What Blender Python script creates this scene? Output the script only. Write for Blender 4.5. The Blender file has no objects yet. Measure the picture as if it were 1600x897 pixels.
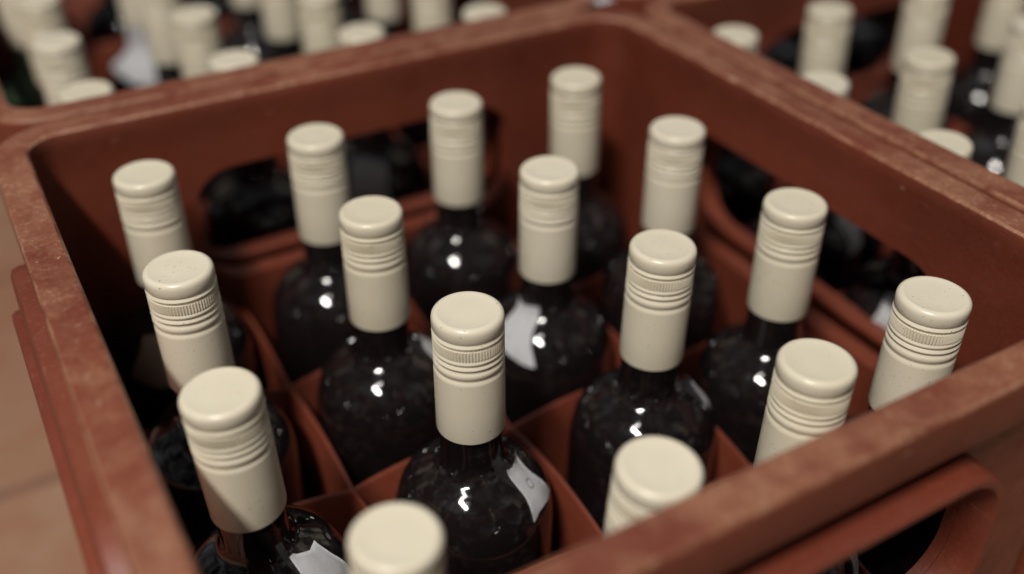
import bpy, bmesh, math, random
from mathutils import Vector, Matrix, Euler
random.seed(7)
Z0=308.0
scene=bpy.context.scene
col=scene.collection
def mm(x,y,z): return Vector((x*.001,y*.001,(z+Z0)*.001))

# ------------------------------------------------------------ materials
def newmat(name):
    m=bpy.data.materials.new(name); m.use_nodes=True
    nt=m.node_tree; b=nt.nodes['Principled BSDF']
    return m,nt,b
def noise(nt,vec,scale,detail=4,rough=.6):
    n=nt.nodes.new('ShaderNodeTexNoise'); n.inputs['Scale'].default_value=scale
    n.inputs['Detail'].default_value=detail; n.inputs['Roughness'].default_value=rough
    nt.links.new(vec,n.inputs['Vector']); return n.outputs['Fac']
def ramp(nt,fac,stops):
    r=nt.nodes.new('ShaderNodeValToRGB'); e=r.color_ramp.elements
    while len(e)<len(stops): e.new(.5)
    for i,(p,c) in enumerate(stops):
        e[i].position=p; e[i].color=(c,c,c,1) if isinstance(c,(int,float)) else (*c,1)
    nt.links.new(fac,r.inputs['Fac']); return r.outputs['Color']
def mix(nt,fac,a,b,mode='MIX'):
    m=nt.nodes.new('ShaderNodeMix'); m.data_type='RGBA'; m.blend_type=mode
    for sock,v in ((m.inputs[0],fac),(m.inputs[6],a),(m.inputs[7],b)):
        if isinstance(v,(int,float)): sock.default_value=v
        elif isinstance(v,tuple): sock.default_value=(*v,1)
        else: nt.links.new(v,sock)
    return m.outputs[2]
def math_(nt,op,a,b=None,clamp=False):
    m=nt.nodes.new('ShaderNodeMath'); m.operation=op; m.use_clamp=clamp
    for i,v in enumerate((a,b)):
        if v is None: continue
        if isinstance(v,(int,float)): m.inputs[i].default_value=v
        else: nt.links.new(v,m.inputs[i])
    return m.outputs[0]
def bump(nt,h,strength,dist,b):
    n=nt.nodes.new('ShaderNodeBump'); n.inputs['Strength'].default_value=strength
    n.inputs['Distance'].default_value=dist
    nt.links.new(h,n.inputs['Height']); nt.links.new(n.outputs['Normal'],b.inputs['Normal'])

def plastic():
    m,nt,b=newmat('red_brown_plastic')
    geo=nt.nodes.new('ShaderNodeNewGeometry'); pos=geo.outputs['Position']
    sep=nt.nodes.new('ShaderNodeSeparateXYZ'); nt.links.new(geo.outputs['Normal'],sep.inputs[0])
    sp=nt.nodes.new('ShaderNodeSeparateXYZ'); nt.links.new(pos,sp.inputs[0])
    big=noise(nt,pos,9,5,.6); med=noise(nt,pos,60,6,.7); fine=noise(nt,pos,420,5,.75); blot=noise(nt,pos,26,7,.7)
    basec=mix(nt,ramp(nt,big,[(.3,0.),(.7,1.)]),(.122,.024,.012),(.19,.041,.020))
    mr=nt.nodes.new('ShaderNodeMapRange'); nt.links.new(sp.outputs['Z'],mr.inputs['Value'])
    mr.inputs['From Min'].default_value=.300; mr.inputs['From Max'].default_value=.318
    zf=mr.outputs[0]; nz=sep.outputs['Z']
    edge=math_(nt,'MULTIPLY',ramp(nt,nz,[(.12,0.),(.45,1.),(.86,1.),(.985,.12)]),zf)
    top=math_(nt,'MULTIPLY',ramp(nt,nz,[(.5,0.),(.9,1.)]),zf)
    ew=math_(nt,'MULTIPLY',edge,ramp(nt,med,[(.38,.1),(.56,1.)]))
    tw=math_(nt,'MULTIPLY',top,ramp(nt,blot,[(.40,.06),(.60,.70)]))
    wr=math_(nt,'MAXIMUM',ew,tw)
    c1=mix(nt,wr,basec,(.31,.140,.080))
    dust=math_(nt,'MULTIPLY',ramp(nt,fine,[(.52,0.),(.68,1.)]),math_(nt,'ADD',math_(nt,'MULTIPLY',wr,.7),.05))
    c2=mix(nt,dust,c1,(.48,.32,.22))
    chip=math_(nt,'MULTIPLY',ramp(nt,noise(nt,pos,120,3,.6),[(.71,0.),(.73,1.)]),zf)
    c3=mix(nt,math_(nt,'MULTIPLY',chip,.6),c2,(.52,.34,.24))
    scr=nt.nodes.new('ShaderNodeMapping'); nt.links.new(pos,scr.inputs['Vector']); scr.inputs['Scale'].default_value=(30,30,420); scr.inputs['Rotation'].default_value=(.2,.15,0)
    sc=ramp(nt,noise(nt,scr.outputs[0],1.0,3,.6),[(.66,0.),(.72,1.)])
    c4=mix(nt,math_(nt,'MULTIPLY',sc,.22),c3,(.36,.15,.09))
    nt.links.new(c4,b.inputs['Base Color'])
    nt.links.new(ramp(nt,med,[(.3,.34),(.7,.58)]),b.inputs['Roughness'])
    hh=math_(nt,'ADD',math_(nt,'MULTIPLY',med,.8),math_(nt,'MULTIPLY',fine,.35))
    bump(nt,hh,.4,.0013,b)
    return m
def capmat():
    m,nt,b=newmat('cream_lacquered_aluminium')
    tc=nt.nodes.new('ShaderNodeTexCoord'); oi=nt.nodes.new('ShaderNodeObjectInfo')
    va=nt.nodes.new('ShaderNodeVectorMath'); va.operation='ADD'
    nt.links.new(tc.outputs['Object'],va.inputs[0]); nt.links.new(oi.outputs['Random'],va.inputs[1])
    p=va.outputs[0]
    specks=noise(nt,p,800,2,.5); big=noise(nt,p,60,4,.6)
    base=mix(nt,big,(.68,.615,.485),(.74,.68,.55))
    tone=mix(nt,oi.outputs['Random'],base,mix(nt,1.0,base,(.93,.92,.88),'MULTIPLY'))
    sm=ramp(nt,specks,[(.70,0.),(.74,1.)])
    c=mix(nt,math_(nt,'MULTIPLY',sm,.75),tone,(.12,.08,.05))
    nt.links.new(c,b.inputs['Base Color'])
    nt.links.new(ramp(nt,big,[(.3,.26),(.7,.38)]),b.inputs['Roughness'])
    bump(nt,noise(nt,p,160,4,.6),.10,.0006,b)
    return m
def glassmat():
    m,nt,b=newmat('dark_wine_filled_glass')
    tc=nt.nodes.new('ShaderNodeTexCoord'); oi=nt.nodes.new('ShaderNodeObjectInfo')
    va=nt.nodes.new('ShaderNodeVectorMath'); va.operation='ADD'
    nt.links.new(tc.outputs['Object'],va.inputs[0]); nt.links.new(oi.outputs['Random'],va.inputs[1])
    p=va.outputs[0]
    d=noise(nt,p,240,5,.7); big=noise(nt,p,45,3,.6)
    dust=math_(nt,'MULTIPLY',ramp(nt,d,[(.5,0.),(.72,1.)]),ramp(nt,big,[(.4,0.),(.7,1.)]))
    c=mix(nt,math_(nt,'MULTIPLY',dust,.22),(.008,.0055,.006),(.16,.13,.10))
    nt.links.new(c,b.inputs['Base Color'])
    nt.links.new(math_(nt,'ADD',math_(nt,'MULTIPLY',dust,.2),.06),b.inputs['Roughness'])
    b.inputs['IOR'].default_value=1.52
    b.inputs['Coat Weight'].default_value=.4; b.inputs['Coat Roughness'].default_value=.05
    bump(nt,noise(nt,p,75,2,.45),.035,.0008,b)
    return m
def papermat(name,c):
    m,nt,b=newmat(name)
    tc=nt.nodes.new('ShaderNodeTexCoord')
    n=noise(nt,tc.outputs['Object'],120,5,.6)
    nt.links.new(mix(nt,n,tuple(v*.82 for v in c),c),b.inputs['Base Color'])
    b.inputs['Roughness'].default_value=.7
    bump(nt,n,.3,.001,b)
    return m
def floormat():
    m,nt,b=newmat('worn_tan_tile')
    geo=nt.nodes.new('ShaderNodeNewGeometry')
    br=nt.nodes.new('ShaderNodeTexBrick'); nt.links.new(geo.outputs['Position'],br.inputs['Vector'])
    br.inputs['Scale'].default_value=1.0; br.inputs['Brick Width'].default_value=.3; br.inputs['Row Height'].default_value=.3
    br.inputs['Mortar Size'].default_value=.006; br.offset=0
    br.inputs['Color1'].default_value=(.34,.20,.125,1); br.inputs['Color2'].default_value=(.42,.28,.19,1); br.inputs['Mortar'].default_value=(.18,.12,.09,1)
    n=noise(nt,geo.outputs['Position'],11,5,.6)
    c=mix(nt,ramp(nt,n,[(.38,0.),(.62,.9)]),br.outputs['Color'],(.33,.15,.09))
    nt.links.new(c,b.inputs['Base Color']); b.inputs['Roughness'].default_value=.5
    bump(nt,n,.2,.002,b)
    return m
M_pl=plastic(); M_cap=capmat(); M_gl=glassmat(); M_fl=floormat()
M_pa=papermat('white_paper',(.88,.88,.91)); M_pg=papermat('green_paper',(.10,.16,.09)); M_psh=papermat('shaded_paper',(.42,.30,.22))  # brownish paper: the shade on that label is painted into its colour
M_ink,_,_b=newmat('ink'); _b.inputs['Base Color'].default_value=(.08,.08,.12,1)

# ------------------------------------------------------------ mesh helpers
def obj(name,me,mat,parent=None,loc=None):
    o=bpy.data.objects.new(name,me); col.objects.link(o)
    if mat and not me.materials: me.materials.append(mat)
    if parent: o.parent=parent
    if loc is not None: o.location=loc
    return o
def finish(me,angle=35):
    bm=bmesh.new(); bm.from_mesh(me); bmesh.ops.recalc_face_normals(bm,faces=bm.faces); bm.to_mesh(me); bm.free()
    me.polygons.foreach_set('use_smooth',[True]*len(me.polygons))
    me.set_sharp_from_angle(angle=math.radians(angle)); me.update()
def rrect(hx,hy,r,seg=10):
    pts=[]
    for cx,cy,a0 in ((hx-r,hy-r,0),(-hx+r,hy-r,90),(-hx+r,-hy+r,180),(hx-r,-hy+r,270)):
        for i in range(seg+1):
            a=math.radians(a0+90*i/seg); pts.append((cx+r*math.cos(a),cy+r*math.sin(a)))
    return pts
def ringmesh(name,rings,closed=True):
    v=[];f=[];n=len(rings[0])
    for r in rings: v+=[tuple(p) for p in r]
    m=len(rings)
    for i in range(m if closed else m-1):
        j=(i+1)%m
        for k in range(n):
            l=(k+1)%n
            f.append((i*n+k,i*n+l,j*n+l,j*n+k))
    me=bpy.data.meshes.new(name); me.from_pydata(v,[],f); return me
def lathe(name,prof,seg,knurl=None):
    v=[];f=[]
    for (z,r) in prof:
        for k in range(seg):
            a=2*math.pi*k/seg; rr=r
            if knurl and knurl[0]<=z<=knurl[1]: rr=r-(knurl[2] if (k%2) else 0)
            v.append((rr*.001*math.cos(a),rr*.001*math.sin(a),z*.001))
    n=len(prof)
    for i in range(n-1):
        for k in range(seg):
            l=(k+1)%seg; f.append((i*seg+k,(i+1)*seg+k,(i+1)*seg+l,i*seg+l))
    f.append(tuple(range(seg))[::-1]); f.append(tuple((n-1)*seg+k for k in range(seg)))
    me=bpy.data.meshes.new(name); me.from_pydata(v,[],f); return me

# ------------------------------------------------------------ crate meshes
H=177.0; R=17.0
OZ,OH,OW,ORAD=-65.5,36.5,101,24
prof=[(2,-308),(2,-14),(1.4,-3),(.4,5),(.1,9.6),(.5,11.6),(1.6,12.7),(3.2,13.0),(7,12.5),(11,12.5),(14.4,13.0),(15.8,12.6),(16.7,11.4),(17,9.6),(17,-9),(16.3,-10.6),(14.8,-11),(13.6,-10),(13.2,-6),(9,-5.5),(7.4,-7),(7,-10),(7,-308)]
def body_mesh():
    rings=[[Vector((x*.001,y*.001,(z+Z0)*.001)) for x,y in rrect(H+o,H+o,R+o)] for o,z in prof]
    me=ringmesh('crate_wall',rings); finish(me)
    o=obj('tmp',me,M_pl)
    for ax in (0,1):
        pts=rrect(OW,OH,ORAD,8); loops=[]
        for s in (-230,230):
            L=[]
            for a,b in pts:
                L.append(Vector((s,a,b+OZ)) if ax==0 else Vector((a,s,b+OZ)))
            loops.append([Vector((p.x*.001,p.y*.001,(p.z+Z0)*.001)) for p in L])
        cm=ringmesh('cut',loops,closed=False)
        bm=bmesh.new(); bm.from_mesh(cm); bmesh.ops.holes_fill(bm,edges=[e for e in bm.edges if e.is_boundary]); bmesh.ops.recalc_face_normals(bm,faces=bm.faces); bm.to_mesh(cm); bm.free()
        c=obj('cut',cm,None)
        md=o.modifiers.new('b','BOOLEAN'); md.object=c; md.operation='DIFFERENCE'; md.solver='EXACT'
        dg=bpy.context.evaluated_depsgraph_get(); me2=bpy.data.meshes.new_from_object(o.evaluated_get(dg))
        o.modifiers.clear(); o.data=me2; bpy.data.objects.remove(c)
    me=o.data; me.name='crate_wall'; bpy.data.objects.remove(o)
    me.polygons.foreach_set('use_smooth',[True]*len(me.polygons)); me.set_sharp_from_angle(angle=math.radians(32))
    return me
def handle_mesh(dmax,ow=0,plate=False):
    sec=[(.6,183.6),(-.6,184.4),(-.8,dmax-2.5),(-.2,dmax-.8),(1.2,dmax),(3.4,dmax-.3),(4.6,dmax-1.8),(5,dmax-4)]
    if plate: sec+=[(20,dmax-4.6),(23,dmax-6),(24,dmax-9),(24,183.6)]
    else: sec+=[(5,183.6)]
    rings=[]
    for o,d in sec:
        rings.append([Vector((d*.001,a*.001,(b+OZ+Z0)*.001)) for a,b in rrect(OW+o,OH+o,ORAD+o,10)])
    me=ringmesh('handle',rings); finish(me,40); return me
def partition_mesh():
    bm=bmesh.new()
    def wall(c,ax,dz):
        n=96; prev=None
        for i in range(n+1):
            t=-178.9+357.8*i/n
            u=((t+176)%88)/88; top=-120+6.0*math.sin(math.pi*min(max(u,0),1))**.8+dz
            L=[(-1.5,-303.5),(-1.5,top-1),(-.8,top),(.8,top),(1.5,top-1),(1.5,-303.5)]
            vs=[bm.verts.new(mm(t,c+o,z) if ax==0 else mm(c+o,t,z)) for o,z in L]
            if prev:
                for k in range(6): bm.faces.new((prev[k],prev[(k+1)%6],vs[(k+1)%6],vs[k]))
            else: bm.faces.new(vs)
            prev=vs
        bm.faces.new(prev[::-1])
    for c in (-88,0,88): wall(c,0,0); wall(c,1,.4)
    me=bpy.data.meshes.new('partition'); bm.to_mesh(me); bm.free(); finish(me,40); return me
def base_mesh():
    rings=[[mm(x,y,z) for x,y in rrect(178.6,178.6,18)] for z in (-305,-300.5)]
    me=ringmesh('base',rings,closed=False)
    bm=bmesh.new(); bm.from_mesh(me); bmesh.ops.holes_fill(bm,edges=[e for e in bm.edges if e.is_boundary]); bm.to_mesh(me); bm.free()
    finish(me); return me
me_body=body_mesh(); me_h=handle_mesh(190.5); me_hf=handle_mesh(199); me_hp=handle_mesh(206,plate=True); me_part=partition_mesh(); me_base=base_mesh()
def crate(x,y,label,prot={}):
    e=bpy.data.objects.new('wine_crate',None); col.objects.link(e); e.location=(x*.001,y*.001,0)
    e['label']=label; e['category']='crate'; e['group']='plastic crates standing side by side'
    obj('wall',me_body,M_pl,e); obj('partition',me_part,M_pl,e); obj('base',me_base,M_pl,e)
    for k in range(4):
        h=obj('handle',prot.get(k,me_h),M_pl,e); h.rotation_euler=(0,0,math.radians(90*k))
    return e
crate(0,0,'worn red-brown plastic crate filled with sixteen wine bottles',prot={2:me_hp,3:me_hf})
crate(0,392,'red-brown plastic crate of wine bottles touching the middle crate')
crate(392,0,'red-brown plastic crate of wine bottles beside the middle crate')
crate(392,392,'red-brown plastic crate at the corner of the other crates')
crate(0,784,'red-brown plastic crate at the end of the row')

# ------------------------------------------------------------ bottle meshes
T_=300
capp=[(60,14.3),(60,15.0),(59.4,15.12),(45,15.08),(28.4,15.08),(27.2,15.0),(26.5,14.5),(25.9,14.3),(25.2,14.6),(24.2,15.1),(23.0,15.12),(22.2,14.8),(21.6,14.2),(21.0,14.2),(20.4,14.75),(19.7,15.1),(18.9,14.75),(18.3,14.25),(17.7,14.55),(17.1,15.05),(16.4,14.95),(15.8,14.3),(15.3,14.25),
 (15.2,14.98),(15.0,15.0),(10.9,15.0),(10.7,14.98),(10.6,14.2),(10.1,14.15),(9.5,14.6),(8.7,15.07),(8.0,14.7),(7.4,14.25),(6.8,14.65),(6.1,15.0),(2.6,15.0),(1.5,14.8),(.7,14.3),(.15,13.5),(0,12.8),(.12,12.0),(.28,11.3),(.3,6)]
capprof=[(T_-z,r) for z,r in capp]
me_cap=lathe('screw_cap',capprof,144,knurl=(T_-15.25,T_-10.65,.7)); finish(me_cap,50)
bp=[(1.2,24),(0,29),(.6,33),(3,35.8),(7,36.8),(165,37),(178,37),(186,36.85),(191,36.45),(195.5,35.7),(199.5,34.5),(203,33),(206.3,31),(209.2,28.6),(211.6,26),(213.6,23.3),(215.2,20.8),(216.5,18.6),(217.8,16.9),(219.4,15.6),(221.5,14.7),(225,14.15),(232,13.8),(246,13.6),(246.5,12)]
me_bot=lathe('bottle_glass',bp,96); finish(me_bot,50)
def prad(z):
    for (a,ra),(b,rb) in zip(bp[2:],bp[3:]):
        if a<=z<=b: return ra+(rb-ra)*(z-a)/(b-a)
    return 13.8
def label_mesh(az,w,zc,h,curl=2.0,seed=0,tear=1):
    rnd=random.Random(seed); bm=bmesh.new(); nu,nv=12,14; g=[]
    tab=[]; s=0; z=246.0; pr=prad(z)
    while z>100:
        tab.append((s,z,pr)); z2=z-.5; r2=prad(z2); s+=math.hypot(.5,r2-pr); z=z2; pr=r2
    s0=min(tab,key=lambda t:abs(t[1]-zc))[0]
    def at(ss):
        return min(tab,key=lambda t:abs(t[0]-ss))[1:]
    rmid=prad(zc)
    j=[rnd.uniform(-1,1) for _ in range(8)]
    for iv in range(nv+1):
        row=[]
        for iu in range(nu+1):
            u=iu/nu*2-1; v=iv/nv*2-1
            uu=u*(1+.12*tear*math.sin(3*v+j[0]*3))+ .10*tear*j[1]*v
            vv=v*(1+.10*tear*math.sin(2.6*u+j[2]*3))+ .14*tear*j[3]*u
            z,r=at(s0-vv*h/2)
            cu=.6+curl*max(0,vv)**1.6+.3*math.sin(5*u+j[4]*4)*abs(v)
            r+=cu*.8; z+=cu*.6
            a=math.radians(az)+uu*w/2/max(rmid,20)
            row.append(bm.verts.new((r*.001*math.cos(a),r*.001*math.sin(a),z*.001)))
        g.append(row)
    for i in range(nv):
        for k in range(nu): bm.faces.new((g[i][k],g[i][k+1],g[i+1][k+1],g[i+1][k]))
    ctr=g[nv//2][nu//2].co.copy(); ctr2=(g[nv//2][nu//2+1].co-ctr,g[nv//2+1][nu//2].co-ctr)
    bmesh.ops.solidify(bm,geom=bm.faces[:],thickness=.00015)
    me=bpy.data.meshes.new('paper_label'); bm.to_mesh(me); bm.free(); finish(me,60); return me,ctr,ctr2

def bottle(top,base,label,lab=None,zoff=0,grp='cream-capped wine bottles in the crates',ring=False):
    e=bpy.data.objects.new('wine_bottle',None); col.objects.link(e)
    b=Vector((base[0],base[1],8+zoff)); t=Vector((top[0],top[1],308+zoff)); d=(t-b).normalized()
    q=Vector((0,0,1)).rotation_difference(d)
    e.rotation_mode='QUATERNION'; e.rotation_quaternion=q; e.location=b*.001
    e['label']=label; e['category']='bottle'; e['group']=grp
    a=random.uniform(0,6.28)
    obj('glass',me_bot,M_gl,e).rotation_euler=(0,0,a)
    obj('screw_cap',me_cap,M_cap,e).rotation_euler=(0,0,random.uniform(0,6.28))
    if lab:
        az,w,zc,h,curl,mat,sd=lab
        me,ctr,(tu,tv)=label_mesh(az,w,zc,h,curl,sd)
        l=obj('paper_label',me,mat,e)
        if ring:
            tu=tu.normalized(); nn=tu.cross(tv).normalized()
            if nn.dot(Vector((ctr.x,ctr.y,.0)))<0: nn=-nn
            tv=nn.cross(tu)
            bm=bmesh.new(); n=28; vo=[]
            for k in range(n):
                an=2*math.pi*k/n
                vo.append([bm.verts.new(ctr+nn*.0006+tu*rr*.8*math.cos(an)+tv*rr*math.sin(an)) for rr in (.0022,.00255)])
            for k in range(n): bm.faces.new((vo[k][0],vo[k][1],vo[(k+1)%n][1],vo[(k+1)%n][0]))
            m2=bpy.data.meshes.new('writing'); bm.to_mesh(m2); bm.free()
            obj('handwriting',m2,M_ink,l)
    return e
caps={'A':(-130,139),'E':(-41,136),'I':(43,136),'M':(121,132),
'B':(-138,46),'F':(-47,49),'J':(47,42),'N':(131,47),
'C':(-146.5,-42.5),'G':(-45,-44),'K':(53.4,-43.7),'O':(130.6,-44.6),
'D':(-119.4,-136.8),'H':(-30,-153),'L':(54.9,-138.2),'P':(127.3,-130.4)}
labs={'A':(-125,24,205,26,1,M_psh,1),'C':(-50,22,206,34,3,M_pa,2),'G':(-50,15,211,28,4.5,M_pa,3),'J':(-162,22,213,30,1.5,M_pa,4),
'F':(-12,18,211,22,2.5,M_pa,5),'K':(-12,16,209,20,2.5,M_pa,6),'P':(178,22,212,24,2,M_pa,7),'L':(-40,22,206,30,2,M_pa,8)}
def clampc(v,c,r): return max(c-r,min(c+r,v))
cells=[-132,-44,44,132]
for i,k in enumerate(caps):
    x,y=caps[k]; cx=cells[i%4]; cy=cells[3-i//4]
    b=(clampc(x,cx,4.5),clampc(y,cy,4.5))
    L='dark wine bottle with cream screw cap standing in the crate'
    if k in labs: L='dark wine bottle with cream screw cap and torn paper label'
    e=bottle((x,y),b,L,labs.get(k),ring=(k=='G'))
Ln='dark wine bottle with cream screw cap in the adjoining crate'
for i in range(4):
    for j in range(4):
        x=cells[i]+random.uniform(-5,5); y=392+cells[j]+random.uniform(-4,4)
        lab=None
        if (i,j)==(2,0): lab=(-120,26,206,30,0.5,M_pa,11)
        if (i,j)==(1,3): lab=(-115,46,222,60,0,M_pa,12)
        if (i,j)==(0,3): lab=(-105,46,222,60,0,M_pg,13)
        bottle((x-3,y),(clampc(x,cells[i],4),392+clampc(y-392,cells[j],4)),Ln,lab)
        x=392+cells[i]+random.uniform(-5,5)-(16 if i<2 else 6); y=cells[j]+random.uniform(-4,4)+8
        lab=None
        if (i,j)==(0,1): lab=(-150,26,204,32,0.5,M_pa,14)
        if (i,j)==(0,2): lab=(-60,24,206,28,0.5,M_pa,16)
        if (i,j)==(1,2): lab=(-110,30,196,30,0.5,M_pa,15)
        bottle((x,y),(392+clampc(x-392,cells[i],4),clampc(y,cells[j],4)),Ln,lab)
for i in range(4):
    bottle((392+cells[i],392-132),(392+cells[i],392-132),Ln)
    bottle((cells[i],784-132),(cells[i],784-132),Ln)

# torn scrap of paper lying on the rims where the crates meet
bm=bmesh.new(); rnd=random.Random(3); g=[]
for i in range(7):
    g.append([bm.verts.new(mm(177+i*2.2+rnd.uniform(-.6,.6),192.5+k*1.9+rnd.uniform(-.6,.6),13.6+1.6*abs(math.sin(i*1.1+k))+rnd.uniform(0,.5))) for k in range(6)])
for i in range(6):
    for k in range(5): bm.faces.new((g[i][k],g[i+1][k],g[i+1][k+1],g[i][k+1]))
bmesh.ops.solidify(bm,geom=bm.faces[:],thickness=.0002)
me=bpy.data.meshes.new('paper_scrap'); bm.to_mesh(me); bm.free(); finish(me,30)
o=obj('paper_scrap',me,M_pa); o['label']='small torn scrap of white paper on the crate rims'; o['category']='paper'

# ------------------------------------------------------------ floor
bm=bmesh.new(); s=6
vs=[bm.verts.new(p) for p in ((-s,-s,0),(s,-s,0),(s,s,0),(-s,s,0))]; bm.faces.new(vs)
me=bpy.data.meshes.new('floor'); bm.to_mesh(me); bm.free()
fl=obj('floor',me,M_fl); fl['kind']='structure'; fl['label']='worn tan tiled floor under the crates'

# ------------------------------------------------------------ light
w=bpy.data.worlds.new('World'); scene.world=w; w.use_nodes=True
wn=w.node_tree; bg=wn.nodes['Background']
tc=wn.nodes.new('ShaderNodeTexCoord')
nf=noise(wn,tc.outputs['Generated'],3.2,3,.6)
wn.links.new(ramp(wn,nf,[(.38,(.10,.09,.085)),(.52,(.8,.82,.86)),(.66,(2.2,2.3,2.5))]),bg.inputs[0]); bg.inputs[1].default_value=.10
def area(loc,target,sx,sy,power,colr,spin=0):
    l=bpy.data.lights.new('ceiling_or_fill_lamp','AREA'); l.shape='RECTANGLE'; l.size=sx; l.size_y=sy; l.energy=power; l.color=colr
    o=bpy.data.objects.new('ceiling_or_fill_lamp',l); col.objects.link(o); o.location=loc
    d=(Vector(target)-Vector(loc)).normalized()
    zax=-d; yax=Vector((0,1,0)) if not spin else Vector((1,0,0))
    xax=yax.cross(zax).normalized(); yax=zax.cross(xax)
    m=Matrix((xax,yax,zax)).transposed().to_4x4(); m.translation=loc; o.matrix_world=m
    return o
T=(0,0,.3)
area((-.94,-.74,2.1),T,.10,.5,46,(1,.955,.88))
area((-.70,-.46,2.1),T,.09,.40,4,(1,.96,.9),1)
area((.8,1.2,2.4),T,2.0,1.4,3.0,(.85,.93,1))  # broad soft fill added to lighten shadows, not a ceiling fitting

# ------------------------------------------------------------ camera
cam=bpy.data.cameras.new('Camera'); co=bpy.data.objects.new('Camera',cam); col.objects.link(co); scene.camera=co
th=.6077; a=.5232
F=Vector((math.cos(th)*math.sin(a),math.cos(th)*math.cos(a),-math.sin(th))); Rv=Vector((math.cos(a),-math.sin(a),0)); U=Rv.cross(F)
m=Matrix((Rv,U,-F)).transposed().to_4x4(); m.translation=mm(-196.54,-342.63,243.96); co.matrix_world=m
cam.sensor_width=36; cam.lens=36.07; cam.clip_start=.01; cam.clip_end=100
cam.dof.use_dof=True; cam.dof.focus_distance=.425; cam.dof.aperture_fstop=2.4
scene.view_settings.view_transform='Standard'; scene.view_settings.look='None'; scene.view_settings.exposure=0
